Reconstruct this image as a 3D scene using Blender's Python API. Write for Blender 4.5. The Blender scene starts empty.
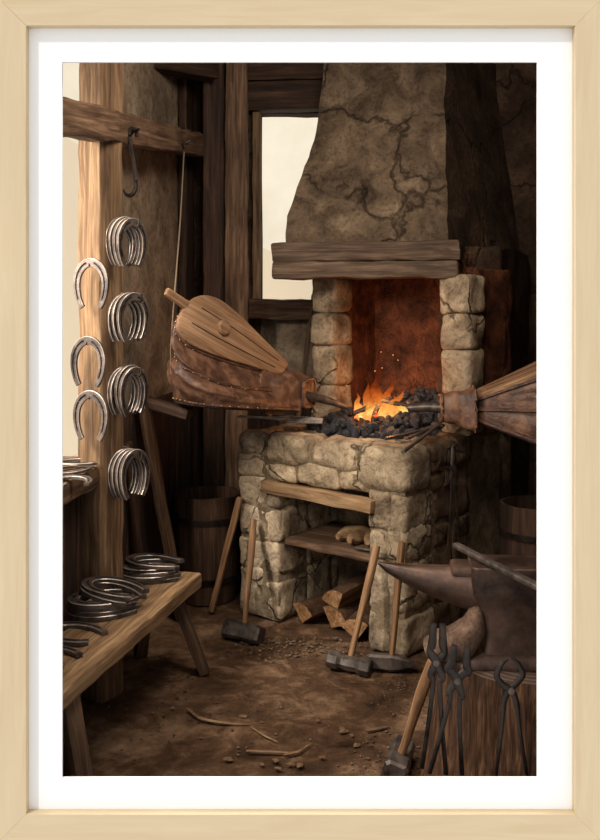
import bpy, bmesh, math, random
from mathutils import Vector, Matrix, noise
R = random.Random(7)
S = bpy.context.scene
COL = S.collection
V = Vector
F, CX, CY, H = 900.0, 300.0, 300.0, 1.6      # focal length in pixels, principal point, eye height
D = 2.35                                      # distance of the mat window from the camera

def P(px, py, Y):
    return V(((px-CX)*Y/F, Y, H-(py-CY)*Y/F))
def PZ(px, py, z):
    Y = F*(H-z)/(py-CY)
    return V(((px-CX)*Y/F, Y, z))

# ------------------------------------------------------------------ materials
def newmat(name):
    m = bpy.data.materials.new(name); m.use_nodes = True
    nt = m.node_tree; b = nt.nodes['Principled BSDF']
    return m, nt, b
def N(nt, t, **kw):
    n = nt.nodes.new(t)
    for k, v in kw.items():
        if k in n.inputs.keys(): n.inputs[k].default_value = v
        else: setattr(n, k, v)
    return n
def ramp(nt, fac, stops):
    r = nt.nodes.new('ShaderNodeValToRGB')
    e = r.color_ramp.elements
    while len(e) < len(stops): e.new(0.5)
    for i, (p, c) in enumerate(stops):
        e[i].position = p; e[i].color = (*c, 1)
    nt.links.new(fac, r.inputs['Fac'])
    return r.outputs['Color']
def coords(nt, scale=(1,1,1), use='Object'):
    tc = nt.nodes.new('ShaderNodeTexCoord'); mp = nt.nodes.new('ShaderNodeMapping')
    mp.inputs['Scale'].default_value = scale
    oi = nt.nodes.new('ShaderNodeObjectInfo')
    mul = N(nt, 'ShaderNodeVectorMath', operation='ADD')
    sc = N(nt, 'ShaderNodeMath', operation='MULTIPLY'); sc.inputs[1].default_value = 13.0
    nt.links.new(oi.outputs['Random'], sc.inputs[0])
    nt.links.new(tc.outputs[use], mul.inputs[0]); nt.links.new(sc.outputs[0], mul.inputs[1])
    nt.links.new(mul.outputs[0], mp.inputs['Vector'])
    return mp.outputs['Vector']
def nz(nt, vec, scale, detail=6, rough=.6, dist=0.0):
    n = N(nt, 'ShaderNodeTexNoise', Scale=scale, Detail=detail, Roughness=rough, Distortion=dist)
    nt.links.new(vec, n.inputs['Vector']); return n.outputs['Fac']
def math_(nt, op, a, b):
    n = N(nt, 'ShaderNodeMath', operation=op)
    for i, q in enumerate((a, b)):
        if isinstance(q, (int, float)): n.inputs[i].default_value = q
        else: nt.links.new(q, n.inputs[i])
    return n.outputs[0]
def mixc(nt, fac, a, b, mode='MIX'):
    n = N(nt, 'ShaderNodeMixRGB', blend_type=mode)
    for i, q in enumerate((fac, a, b)):
        if isinstance(q, (int, float)): n.inputs[i].default_value = q
        elif isinstance(q, tuple): n.inputs[i].default_value = (*q, 1)
        else: nt.links.new(q, n.inputs[i])
    return n.outputs[0]
def bump(nt, b, h, strength=.5, dist=.01):
    n = N(nt, 'ShaderNodeBump', Strength=strength, Distance=dist)
    nt.links.new(h, n.inputs['Height']); nt.links.new(n.outputs[0], b.inputs['Normal'])
def c255(*c): return tuple((v/255)**2.2 for v in c)

def wood(name, dark, mid, light, rough=.75, axis=0, grain=1.0, bs=.6):
    m, nt, b = newmat(name)
    sc = [16*grain]*3; sc[axis] = 1.3*grain
    v = coords(nt, tuple(sc))
    a = nz(nt, v, 1.6, 8, .65, 1.2)
    v2 = coords(nt, (3,3,3)); big = nz(nt, v2, 1.0, 3, .5)
    fine = [70*grain]*3; fine[axis] = 2.5*grain
    f = nz(nt, coords(nt, tuple(fine)), 1.0, 3, .6)
    t = math_(nt, 'ADD', math_(nt, 'MULTIPLY', a, .65), math_(nt, 'MULTIPLY', f, .35))
    c = ramp(nt, t, [(.33, dark), (.5, mid), (.66, light)])
    c = mixc(nt, .55, c, ramp(nt, big, [(.3, (.45,.42,.4)), (.7, (1.15,1.12,1.1))]), 'MULTIPLY')
    nt.links.new(c, b.inputs['Base Color']); b.inputs['Roughness'].default_value = rough
    b.inputs['Specular IOR Level'].default_value = .25
    bump(nt, b, t, bs, .012)
    return m
def stone(name, dark, mid, light, scale=1.0, crack=0.0, bs=.7, soot=False):
    m, nt, b = newmat(name)
    v = coords(nt, (scale,)*3)
    a = nz(nt, v, 6, 10, .68, .6)
    big = nz(nt, v, 2.2, 4, .55, .3)
    pit = nz(nt, v, 45, 4, .7)
    c = ramp(nt, a, [(.3, dark), (.5, mid), (.68, light)])
    c = mixc(nt, .8, c, ramp(nt, big, [(.3, (.5,.45,.42)), (.65, (1.15,1.1,1.05))]), 'MULTIPLY')
    c = mixc(nt, .5, c, ramp(nt, pit, [(.38, (.35,.32,.3)), (.5, (1.08,1.08,1.08))]), 'MULTIPLY')
    h = math_(nt, 'ADD', a, math_(nt, 'MULTIPLY', pit, .35))
    if crack:
        dv = N(nt, 'ShaderNodeVectorMath', operation='ADD')
        nn = N(nt, 'ShaderNodeTexNoise', Scale=5.0, Detail=5.0)
        nt.links.new(v, nn.inputs['Vector'])
        s_ = N(nt, 'ShaderNodeVectorMath', operation='SCALE'); s_.inputs['Scale'].default_value = .32
        nt.links.new(nn.outputs['Color'], s_.inputs[0])
        nt.links.new(v, dv.inputs[0]); nt.links.new(s_.outputs[0], dv.inputs[1])
        vo = N(nt, 'ShaderNodeTexVoronoi', feature='DISTANCE_TO_EDGE', Scale=crack)
        nt.links.new(dv.outputs[0], vo.inputs['Vector'])
        gate = ramp(nt, big, [(.42, (1,1,1)), (.52, (0,0,0))])
        e = math_(nt, 'MINIMUM', 1.0, math_(nt, 'ADD', math_(nt, 'MULTIPLY', vo.outputs['Distance'], 40), gate))
        c = mixc(nt, .75, c, ramp(nt, e, [(0, (.15,.12,.1)), (1, (1,1,1))]), 'MULTIPLY')
        h = math_(nt, 'ADD', h, math_(nt, 'MULTIPLY', e, .7))
    nt.links.new(c, b.inputs['Base Color']); b.inputs['Roughness'].default_value = .9
    b.inputs['Specular IOR Level'].default_value = .2
    bump(nt, b, h, bs, .02)
    return m
def metal(name, dark, light, rough=.42, met=.75, scale=1.0):
    m, nt, b = newmat(name)
    v = coords(nt, (scale,)*3); a = nz(nt, v, 35, 6, .7)
    g = nz(nt, v, 9, 4, .6)
    nt.links.new(ramp(nt, math_(nt,'MULTIPLY',math_(nt,'ADD',a,g),.5), [(.38, dark), (.62, light)]), b.inputs['Base Color'])
    b.inputs['Metallic'].default_value = met
    nt.links.new(ramp(nt, g, [(.3, (rough-.08,)*3), (.7, (rough+.18,)*3)]), b.inputs['Roughness'])
    bump(nt, b, a, .35, .003)
    return m
def leather(name, dark, mid, light):
    m, nt, b = newmat(name)
    v = coords(nt); a = nz(nt, v, 14, 7, .62, .4); f = nz(nt, v, 80, 3, .6)
    nt.links.new(ramp(nt, a, [(.32, dark), (.5, mid), (.68, light)]), b.inputs['Base Color'])
    b.inputs['Roughness'].default_value = .52
    bump(nt, b, math_(nt, 'ADD', a, math_(nt, 'MULTIPLY', f, .25)), .6, .012)
    return m
def plain(name, col, rough=.6, emit=0, met=0):
    m, nt, b = newmat(name)
    b.inputs['Base Color'].default_value = (*col, 1); b.inputs['Roughness'].default_value = rough
    b.inputs['Metallic'].default_value = met
    if emit:
        b.inputs['Emission Color'].default_value = (*col, 1); b.inputs['Emission Strength'].default_value = emit
    return m

M = {}
m, nt, b = newmat('pale_maple'); M['frame'] = m
gr = nz(nt, coords(nt, (2.0, 22, 22)), 1.5, 6, .6, .8)
nt.links.new(ramp(nt, gr, [(.3, c255(205,183,148)), (.7, c255(215,195,161))]), b.inputs['Base Color'])
b.inputs['Roughness'].default_value = .8; b.inputs['Specular IOR Level'].default_value = .1
M['mat'] = plain('white_card', (.93,.93,.93), .9)
M['beam'] = wood('aged_beam', c255(46,33,25), c255(92,70,53), c255(132,105,82))
M['beam_dark'] = wood('dark_beam', c255(26,18,14), c255(58,41,31), c255(88,64,48))
M['mantel'] = wood('mantel_timber', c255(44,34,27), c255(82,65,52), c255(118,98,80))
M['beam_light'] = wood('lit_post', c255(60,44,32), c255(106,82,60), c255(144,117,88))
M['bench'] = wood('bench_wood', c255(78,58,40), c255(140,110,80), c255(176,145,110))
M['handle'] = wood('handle_wood', c255(85,60,40), c255(140,105,75), c255(175,138,100), .55, 0, 1.2)
M['board'] = wood('bellows_board', c255(92,66,46), c255(142,108,80), c255(176,140,108), .6)
M['stump'] = wood('stump_side', c255(24,15,10), c255(74,50,34), c255(122,90,64), .85, 2, 1.5, 1.0)
M['log'] = wood('log_wood', c255(80,55,35), c255(140,103,70), c255(180,142,100), .8)
M['bark'] = stone('log_bark', c255(35,25,18), c255(70,50,36), c255(95,72,52), 2.0)
M['plank'] = wood('wall_plank', c255(26,18,14), c255(56,40,30), c255(84,62,48), .85, 2, .6)
M['barrel'] = wood('barrel_stave', c255(30,21,16), c255(64,46,34), c255(94,70,52), .8, 2, .8)
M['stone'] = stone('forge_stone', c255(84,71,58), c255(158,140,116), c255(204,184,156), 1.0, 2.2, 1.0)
M['mortar'] = stone('forge_mortar', c255(84,71,56), c255(128,112,90), c255(160,142,116), 1.5)
M['stone_side'] = stone('shaded_stone', c255(54,43,34), c255(94,77,61), c255(128,108,87), 1.0, 3.0)  # shade of the forge's right side put into the stone colour
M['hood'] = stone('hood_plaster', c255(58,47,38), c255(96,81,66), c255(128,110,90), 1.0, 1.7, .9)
M['hood_dark'] = stone('hood_side', c255(48,37,29), c255(76,60,48), c255(100,80,64), 1.0, 1.8, .9)  # darker copy of the hood plaster; right-hand shade is in the colour
M['brick'] = stone('fire_brick', c255(45,28,20), c255(95,58,40), c255(130,80,54), 1.6, 6.0)
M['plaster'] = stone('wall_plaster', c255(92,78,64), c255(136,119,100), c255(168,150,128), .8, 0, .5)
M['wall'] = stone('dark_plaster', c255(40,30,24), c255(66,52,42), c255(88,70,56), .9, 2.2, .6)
M['iron'] = metal('forged_iron', c255(44,38,35), c255(104,92,84), .38, .5)
M['shoe'] = metal('shoe_iron', c255(48,41,38), c255(108,94,86), .40, .45)
M['shoe_edge'] = metal('worn_edge_highlight', c255(120,108,100), c255(190,176,165), .32, .5)  # rim highlights on the worn edges, painted as a brighter metal
M['shoe_groove'] = metal('shoe_groove', c255(20,17,16), c255(46,40,37), .6, .3)  # recess shade of the groove painted as a darker metal
M['iron_dark'] = metal('dark_iron', c255(24,19,17), c255(58,48,42), .38, .5)
M['anvil'] = metal('anvil_iron', c255(40,30,25), c255(96,73,60), .42, .6, .5)
M['anvil_foot'] = stone('lit_foot', c255(62,46,37), c255(104,82,68), c255(144,118,98), 2.0, 0, .5)  # paler than the body; light from the left is in the colour
M['leather'] = leather('brown_leather', c255(48,31,23), c255(88,60,45), c255(128,93,71))
M['leather_dark'] = leather('dark_leather', c255(40,25,19), c255(78,51,39), c255(112,78,60))
M['stud'] = plain('brass_stud', c255(150,120,90), .4, 0, .8)
M['coal'] = stone('coal_black', c255(26,26,28), c255(60,61,65), c255(112,114,120), 8.0, 0, .6)
M['coal'].node_tree.nodes['Principled BSDF'].inputs['Roughness'].default_value = .5
M['rope'] = plain('hemp_rope', c255(120,100,80), .9)
M['gravel'] = stone('grit', c255(60,48,38), c255(108,90,72), c255(150,130,108), 4.0)
M['snow'] = plain('pale_hillside', c255(228,209,178), .9)
M['chip'] = wood('wood_chip', c255(86,64,46), c255(128,100,76), c255(168,138,108), .8)

# dirt floor
m, nt, b = newmat('packed_dirt'); M['dirt'] = m
v = coords(nt)
a = nz(nt, v, 2.2, 10, .62, .8); g = nz(nt, v, 26, 8, .75); q = nz(nt, v, 7, 6, .6, 1.0)
c = ramp(nt, math_(nt, 'ADD', math_(nt,'MULTIPLY',a,.6), math_(nt,'MULTIPLY',q,.4)), [(.34, c255(50,37,28)), (.5, c255(98,74,56)), (.64, c255(160,128,100))])
c = mixc(nt, .6, c, ramp(nt, g, [(.35, (.5,.48,.46)), (.6, (1.15,1.12,1.1))]), 'MULTIPLY')
nt.links.new(c, b.inputs['Base Color']); b.inputs['Roughness'].default_value = .95
b.inputs['Specular IOR Level'].default_value = .1
bump(nt, b, math_(nt, 'ADD', q, math_(nt, 'MULTIPLY', g, .8)), 1.0, .03)

# ember / flame
def ember_mat(name, thr):
    m, nt, b = newmat(name)
    v = coords(nt, (1,1,1)); a = nz(nt, v, 28, 4, .6)
    b.inputs['Base Color'].default_value = (.012,.01,.01,1); b.inputs['Roughness'].default_value = .7
    nt.links.new(ramp(nt, a, [(thr, (0,0,0)), (thr+.05, (1.0,.09,.01)), (thr+.16, (1,.42,.08))]), b.inputs['Emission Color'])
    b.inputs['Emission Strength'].default_value = 2.6
    return m
M['ember'] = ember_mat('glowing_coal', .44)
M['charred'] = ember_mat('charred_wood', .58)
m, nt, b = newmat('flame'); M['flame'] = m
tc = nt.nodes.new('ShaderNodeTexCoord'); sp = nt.nodes.new('ShaderNodeSeparateXYZ')
nt.links.new(tc.outputs['Object'], sp.inputs[0])
hh = math_(nt, 'MULTIPLY', sp.outputs['Z'], 5.0)
fl = nz(nt, tc.outputs['Object'], 20, 3, .6, 1.0)
hh = math_(nt, 'ADD', hh, math_(nt, 'MULTIPLY', math_(nt,'SUBTRACT', fl, .5), .7))
em = N(nt, 'ShaderNodeEmission'); 
nt.links.new(ramp(nt, hh, [(0, (1,.72,.25)), (.28, (1,.42,.08)), (.62, (.95,.17,.02)), (1, (.4,.05,.01))]), em.inputs['Color'])
st = ramp(nt, hh, [(0, (1,1,1)), (.5, (.45,.45,.45)), (1, (.2,.2,.2))])
nt.links.new(math_(nt, 'MULTIPLY', st, 1.7), em.inputs['Strength'])
tr = N(nt, 'ShaderNodeBsdfTransparent'); mx = nt.nodes.new('ShaderNodeMixShader')
lw = N(nt, 'ShaderNodeLayerWeight', Blend=.35)
op = math_(nt, 'MULTIPLY', math_(nt, 'SUBTRACT', 1.0, lw.outputs['Facing']), ramp(nt, hh, [(.1,(.8,.8,.8)), (1,(.35,.35,.35))]))
nt.links.new(op, mx.inputs[0]); nt.links.new(tr.outputs[0], mx.inputs[1]); nt.links.new(em.outputs[0], mx.inputs[2])
nt.links.new(mx.outputs[0], nt.nodes['Material Output'].inputs['Surface'])
M['spark'] = plain('spark', (1,.4,.1), .5, 3)

# ------------------------------------------------------------------ object helpers
WORLD = {}
def wm(o): return WORLD.get(o.name, Matrix.Identity(4))
def setw(o, mat, parent=None):
    if parent is not None:
        o.parent = parent; o.matrix_basis = wm(parent).inverted() @ mat
    else: o.matrix_basis = mat
    WORLD[o.name] = mat.copy()
def obj(name, bm, mats, parent=None, mat=None, smooth=True, sharp=40):
    me = bpy.data.meshes.new(name)
    bmesh.ops.recalc_face_normals(bm, faces=bm.faces)
    bm.to_mesh(me); bm.free()
    for q in (mats if isinstance(mats, (list, tuple)) else [mats]): me.materials.append(q)
    if smooth:
        me.shade_smooth()
        me.set_sharp_from_angle(angle=math.radians(sharp))
    o = bpy.data.objects.new(name, me); COL.objects.link(o)
    setw(o, mat if mat is not None else Matrix.Identity(4), parent)
    return o
def thing(name, label, cat, mat=None, group=None):
    o = bpy.data.objects.new(name, None); COL.objects.link(o)
    o.empty_display_size = .05
    setw(o, mat if mat is not None else Matrix.Identity(4))
    tag(o, label, cat, group); return o
def tag(o, label, cat, group=None, kind=None):
    o['label'] = label; o['category'] = cat
    if group: o['group'] = group
    if kind: o['kind'] = kind
    return o
def struct(o):
    o['kind'] = 'structure'; return o
def T(*a): return Matrix.Translation(V(a) if len(a) == 3 else a[0])
def frame_from(p0, xdir, up=(0,0,1)):
    x = V(xdir).normalized(); u = V(up)
    if abs(x.dot(u.normalized())) > .98: u = V((0,1,0))
    y = u.cross(x).normalized(); z = x.cross(y)
    m = Matrix((x, y, z)).transposed().to_4x4(); m.translation = V(p0); return m
def nrm(p, s, k=1.0):
    return noise.noise_vector(p*s)*k

def gridbox(bm, sx, sy, sz, cx=0, cy=0, cz=0, nx=1, ny=1, nz_=1, rnd=0.0, rough=0.0, freq=6.0, seed=0, mat=None, mi=0):
    """a box with rounded edges (rnd in metres) and a noise-worn surface"""
    verts = {}
    hx, hy, hz = sx/2, sy/2, sz/2
    def ax(n, h):
        if rnd and n > 2:
            inner = [-(h-rnd) + 2*(h-rnd)*i/(n-2) for i in range(n-1)]
            return [-h] + inner + [h]
        return [-h + 2*h*i/n for i in range(n+1)]
    X, Y, Z = ax(nx, hx), ax(ny, hy), ax(nz_, hz)
    so = V((seed*3.17, seed*1.93, seed*2.71))
    def vert(i, j, k):
        key = (i, j, k)
        if key in verts: return verts[key]
        p = V((X[i], Y[j], Z[k]))
        if rnd:
            q = V((max(-hx+rnd, min(hx-rnd, p.x)), max(-hy+rnd, min(hy-rnd, p.y)), max(-hz+rnd, min(hz-rnd, p.z))))
            d = p-q
            if d.length > 1e-7: p = q + d.normalized()*rnd
        if rough:
            p = p + nrm(p+so, freq, rough) + nrm(p+so, freq*3, rough*.35)
        p = p + V((cx, cy, cz))
        if mat is not None: p = mat @ p
        verts[key] = bm.verts.new(p); return verts[key]
    nX, nY, nZ = len(X)-1, len(Y)-1, len(Z)-1
    fs = []
    for i in range(nX):
        for j in range(nY):
            for k in (0, nZ):
                fs.append([vert(i,j,k), vert(i+1,j,k), vert(i+1,j+1,k), vert(i,j+1,k)])
    for i in range(nX):
        for k in range(nZ):
            for j in (0, nY):
                fs.append([vert(i,j,k), vert(i+1,j,k), vert(i+1,j,k+1), vert(i,j,k+1)])
    for j in range(nY):
        for k in range(nZ):
            for i in (0, nX):
                fs.append([vert(i,j,k), vert(i,j+1,k), vert(i,j+1,k+1), vert(i,j,k+1)])
    for f in fs:
        try:
            g = bm.faces.new(f); g.material_index = mi
        except ValueError: pass
    return bm

def beam_bm(L, w, h, rough=.006, rnd=.01, seed=0, res=.04):
    bm = bmesh.new()
    gridbox(bm, L, w, h, L/2, 0, 0, max(3, int(L/res)), max(3, min(8, int(w/.02))), max(3, min(8, int(h/.02))), rnd, rough, 7, seed)
    return bm
def beam(name, p0, p1, w, h, mat, parent=None, up=(0,0,1), rough=.005, rnd=.008, seed=None):
    p0, p1 = V(p0), V(p1)
    if seed is None: seed = R.random()*50
    bm = beam_bm((p1-p0).length, w, h, rough, rnd, seed)
    return obj(name, bm, M[mat], parent, frame_from(p0, p1-p0, up))

def smooth_path(pts, n=6):
    pts = [V(p) for p in pts]
    if len(pts) < 3: return [pts[0].lerp(pts[-1], i/n) for i in range(n+1)]
    out = []
    ext = [pts[0]*2-pts[1]] + pts + [pts[-1]*2-pts[-2]]
    for i in range(1, len(ext)-2):
        a, b_, c_, d = ext[i-1:i+3]
        for k in range(n):
            t = k/n
            out.append(.5*((2*b_)+(-a+c_)*t+(2*a-5*b_+4*c_-d)*t*t+(-a+3*b_-3*c_+d)*t**3))
    out.append(pts[-1]); return out
def tube(bm, pts, rad, seg=8, n=6, flat=1.0, up=(0,0,1), mi=0, smooth=True, wob=0):
    """swept round (or flattened) bar; rad may be a list along the control points"""
    path = smooth_path(pts, n) if smooth else [V(p) for p in pts]
    m = len(path)
    if isinstance(rad, (list, tuple)):
        rr = []
        for i in range(m):
            t = i/(m-1)*(len(rad)-1); k = min(int(t), len(rad)-2)
            rr.append(rad[k]*(1-(t-k)) + rad[k+1]*(t-k))
    else: rr = [rad]*m
    u = V(up); rings = []
    for i, p in enumerate(path):
        d = (path[min(i+1, m-1)]-path[max(i-1, 0)]).normalized()
        a = u - d*u.dot(d)
        if a.length < 1e-3: a = V((1,0,0)) - d*d.x
        a.normalize(); c_ = d.cross(a)
        ring = []
        for k in range(seg):
            th = 2*math.pi*(k+.5)/seg
            q = p + c_*math.cos(th)*rr[i] + a*math.sin(th)*rr[i]*flat
            if wob: q = q + nrm(q, 20, wob)
            ring.append(bm.verts.new(q))
        rings.append(ring)
    for i in range(m-1):
        for k in range(seg):
            f = bm.faces.new([rings[i][k], rings[i][(k+1)%seg], rings[i+1][(k+1)%seg], rings[i+1][k]]); f.material_index = mi
    for r_ in (rings[0], rings[-1]):
        f = bm.faces.new(r_); f.material_index = mi
def loft(bm, rings, closed=True, cap=True, mi=0):
    vs = [[bm.verts.new(p) for p in r_] for r_ in rings]
    for i in range(len(vs)-1):
        n = len(vs[i])
        for k in range(n if closed else n-1):
            f = bm.faces.new([vs[i][k], vs[i][(k+1)%n], vs[i+1][(k+1)%n], vs[i+1][k]]); f.material_index = mi
    if cap:
        for r_ in (vs[0], vs[-1]):
            f = bm.faces.new(r_); f.material_index = mi
    return vs
def ball(bm, p, r, seg=2, sc=(1,1,1), rough=0, mi=0):
    res = bmesh.ops.create_icosphere(bm, subdivisions=seg, radius=r)
    so = V((p[0]*31, p[1]*17, p[2]*23))
    for v_ in res['verts']:
        c_ = v_.co.copy()
        if rough: c_ *= 1 + rough*noise.noise(c_/r*1.1+so)
        v_.co = V((c_.x*sc[0], c_.y*sc[1], c_.z*sc[2])) + V(p)
def lathe(bm, prof, seg=32, cap=True, mi=0):
    loft(bm, [[V((r_*math.cos(2*math.pi*k/seg), r_*math.sin(2*math.pi*k/seg), z)) for k in range(seg)] for r_, z in prof], True, cap, mi)

# ------------------------------------------------------------------ room shell
def wx(Y, off=0): return -.95 + .1136*(Y-3.2) + off      # line of the left wall
ang = math.atan(.1136)
YB = 5.5
bm = bmesh.new()
nx_, ny_ = 90, 90
vs = [[None]*(ny_+1) for _ in range(nx_+1)]
for i in range(nx_+1):
    for j in range(ny_+1):
        x = -1.6+3.6*i/nx_; y = D+.03+(YB+.1-D)*j/ny_
        z = (noise.noise(V((x*2.3, y*2.3, 0)))*.012 + noise.noise(V((x*9, y*9, 3)))*.006) - .008
        vs[i][j] = bm.verts.new((x, y, z))
for i in range(nx_):
    for j in range(ny_): bm.faces.new([vs[i][j], vs[i+1][j], vs[i+1][j+1], vs[i][j+1]])
struct(obj('floor', bm, M['dirt']))

bm = bmesh.new(); gridbox(bm, 3.8, 3.4, .08, .3, D+.03+1.6, 3.2, 4, 4, 1); struct(obj('ceiling', bm, M['beam_dark']))

# back wall around the window opening
wx0, wx1, wz0, wz1 = -.235, .2, 1.6, 2.74
bm = bmesh.new()
def wallbox(bm, x0, x1, z0, z1, y0=YB, th=.12, n=8, rough=.006):
    gridbox(bm, x1-x0, th, z1-z0, (x0+x1)/2, y0+th/2, (z0+z1)/2, n, 2, n, 0, rough, 5, x0)
wallbox(bm, -.80, wx0, 0, 3.16); wallbox(bm, wx1, 2.0, 0, 3.16, n=20)
wallbox(bm, wx0, wx1, 0, wz0); wallbox(bm, wx0, wx1, wz1, 3.16)
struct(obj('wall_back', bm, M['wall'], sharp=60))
# plaster panel under the window
bm = bmesh.new(); gridbox(bm, .52, .03, .42, .02, YB-.02, 1.33, 14, 2, 12, .008, .006, 8, 4)
struct(obj('trim_1', bm, M['plaster']))
# dark vertical boards along the lower back wall
bm = bmesh.new()
for i in range(9):
    x0 = -.76+i*.105; hgt = 1.14 if x0 > -.3 else 1.5
    gridbox(bm, .1, .025, hgt, x0+.05, YB-.02, hgt/2, 5, 3, 24, .006, .004, 7, i*3.1)
struct(obj('trim_2', bm, M['plank']))

# left wall: built in a frame whose +x runs along the wall away from the camera
LW = Matrix.Translation(V((wx(D), D, 0))) @ Matrix.Rotation(math.pi/2-ang, 4, 'Z')
LL = (YB-D)/math.cos(ang)+.11
y_s = lambda Y: (Y-D)/math.cos(ang)
win0, win1 = .12, y_s(3.95)
bm = bmesh.new()
gridbox(bm, win1, .1, .93, win1/2, .05, .465, 10, 2, 8, 0, .004, 6, 2)
gridbox(bm, LL-win1, .1, 3.16, (LL+win1)/2, .05, 1.58, 24, 2, 24, 0, .006, 5, 3)
gridbox(bm, win1, .1, .2, win1/2, .05, 3.06, 6, 2, 2, 0, .004, 6, 2)
gridbox(bm, win0, .1, 2.1, win0/2, .05, 1.95, 2, 2, 6, 0, .004, 6, 2)
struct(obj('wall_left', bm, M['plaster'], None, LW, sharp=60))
bm = bmesh.new()
for i, s0 in enumerate([.04+.145*k for k in range(22)]):
    hgt = .9 if s0 < win1 else 1.08
    gridbox(bm, .138, .03, hgt, s0+.07, -.016, hgt/2, 5, 3, 22, .006, .004, 7, i*2.3+9)
struct(obj('trim_3', bm, M['plank'], None, LW))
# darker far strip of the left wall (timber) next to the corner
beam('corner_stud', V((wx(5.33)+.035, 5.33, 1.1)), V((wx(5.33)+.035, 5.33, 3.15)), .2, .05, 'beam_dark', up=(.99,-.11,0))
tag(bpy.data.objects['corner_stud'], 'dark timber stud on the left wall beside the room corner', 'wall timber')
# window ledge
bm = bmesh.new()
Lg = y_s(3.76)
gridbox(bm, Lg-.02, .26, .085, Lg/2, .03-.01, .905, 30, 8, 4, .012, .006, 6, 8)
led = obj('window_1_ledge', bm, M['beam'], None, LW); struct(led); led.name = 'window_1'
# window reveals in the back wall
fr = [((wx0+.012, YB+.01, wz0), (wx0+.012, YB+.01, wz1), .09, .05)]
win = bpy.data.objects.new('window_2', None); COL.objects.link(win); setw(win, T(0,YB,1.6)); win['kind'] = 'structure'
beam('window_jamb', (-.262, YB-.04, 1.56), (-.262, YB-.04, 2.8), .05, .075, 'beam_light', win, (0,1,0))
beam('window_lintel', (-.34, YB-.06, 2.82), (.3, YB-.06, 2.84), .12, .17, 'beam_dark', win)
beam('window_lintel', (-.34, YB-.05, 2.98), (.3, YB-.05, 2.99), .1, .12, 'beam_dark', win)
beam('window_sill', (-.31, YB-.07, 1.545), (.16, YB-.07, 1.54), .16, .12, 'beam', win, rough=.009)

# right wall, front wall with the opening
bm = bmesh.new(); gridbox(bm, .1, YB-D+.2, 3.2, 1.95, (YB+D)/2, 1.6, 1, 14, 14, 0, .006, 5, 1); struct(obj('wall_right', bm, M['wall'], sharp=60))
def px_x(px): return (px-CX)*D/F
def px_z(py): return H-(py-CY)*D/F
ox0, ox1, oz0, oz1 = px_x(62), px_x(537.5), px_z(778), px_z(62)
bm = bmesh.new()
yw = D+.035
e = .03
for (a0, a1, b0, b1) in ((-1.06, ox0-e, -.02, 3.2), (ox1+e, 2.0, -.02, 3.2), (ox0-e, ox1+e, -.02, oz0-e), (ox0-e, ox1+e, oz1+e, 3.2)):
    gridbox(bm, a1-a0, .05, b1-b0, (a0+a1)/2, yw, (b0+b1)/2)
struct(obj('wall_front', bm, M['beam_dark'], smooth=False))

# ------------------------------------------------------------------ picture frame and mat
pf = thing('picture_frame', 'pale maple picture frame with a wide white mat around the forge', 'picture frame', T(0, D, px_z(840)))
fi0, fi1, fz0, fz1 = px_x(26.0), px_x(575.3), px_z(814.5), px_z(25.5)
fw = .085
bm = bmesh.new()
ring_o = [V((fi0-.03, 0, fz0-.03)), V((fi1+.03, 0, fz0-.03)), V((fi1+.03, 0, fz1+.03)), V((fi0-.03, 0, fz1+.03))]
ring_i = [V((ox0, 0, oz0)), V((ox1, 0, oz0)), V((ox1, 0, oz1)), V((ox0, 0, oz1))]
ym0, ym1 = D, D+.008
rings = []
for yy, rg in ((ym0, ring_o), (ym0, ring_i), (ym1, ring_i), (ym1, ring_o)):
    rings.append([V((p.x, yy, p.z)) for p in rg])
vs = loft(bm, rings, True, False)
for k in range(4): bm.faces.new([vs[3][k], vs[3][(k+1)%4], vs[0][(k+1)%4], vs[0][k]])
obj('mat', bm, M['mat'], pf, smooth=False)
# four mitred rails; front face is nearer the camera by the frame depth
dep = .026
k = (D-dep)/D
I = [V((fi0*k, 0, H+(fz0-H)*k)), V((fi1*k, 0, H+(fz0-H)*k)), V((fi1*k, 0, H+(fz1-H)*k)), V((fi0*k, 0, H+(fz1-H)*k))]
O = [I[0]+V((-fw,0,-fw)), I[1]+V((fw,0,-fw)), I[2]+V((fw,0,fw)), I[3]+V((-fw,0,fw))]
for q in range(4):
    a, b_ = I[q], I[(q+1)%4]; c_, d_ = O[(q+1)%4], O[q]
    mid = (a+b_+c_+d_)/4
    xd = (b_-a).normalized()
    fm = frame_from(V((mid.x, D, mid.z)), xd, (0,-1,0) if True else None)
    inv = fm.inverted()
    bm = bmesh.new()
    prof = []
    for yy in (D-dep+.002, D-dep, D-dep, D-dep+.002, D-.0005):
        pass
    def at_(p, yy, ins=0):
        ctr = (a+b_)/2-(d_+c_)/2
        return inv @ V((p.x, yy, p.z))
    corners = [a, b_, c_, d_]
    front = [at_(p, D-dep) for p in corners]; back = [at_(p, D-.0004) for p in corners]
    loft(bm, [front, back], True, True)
    bmesh.ops.bevel(bm, geom=[e_ for e_ in bm.edges], offset=.0007, segments=1, affect='EDGES')
    obj('frame_rail', bm, M['frame'], pf, fm)

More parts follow.
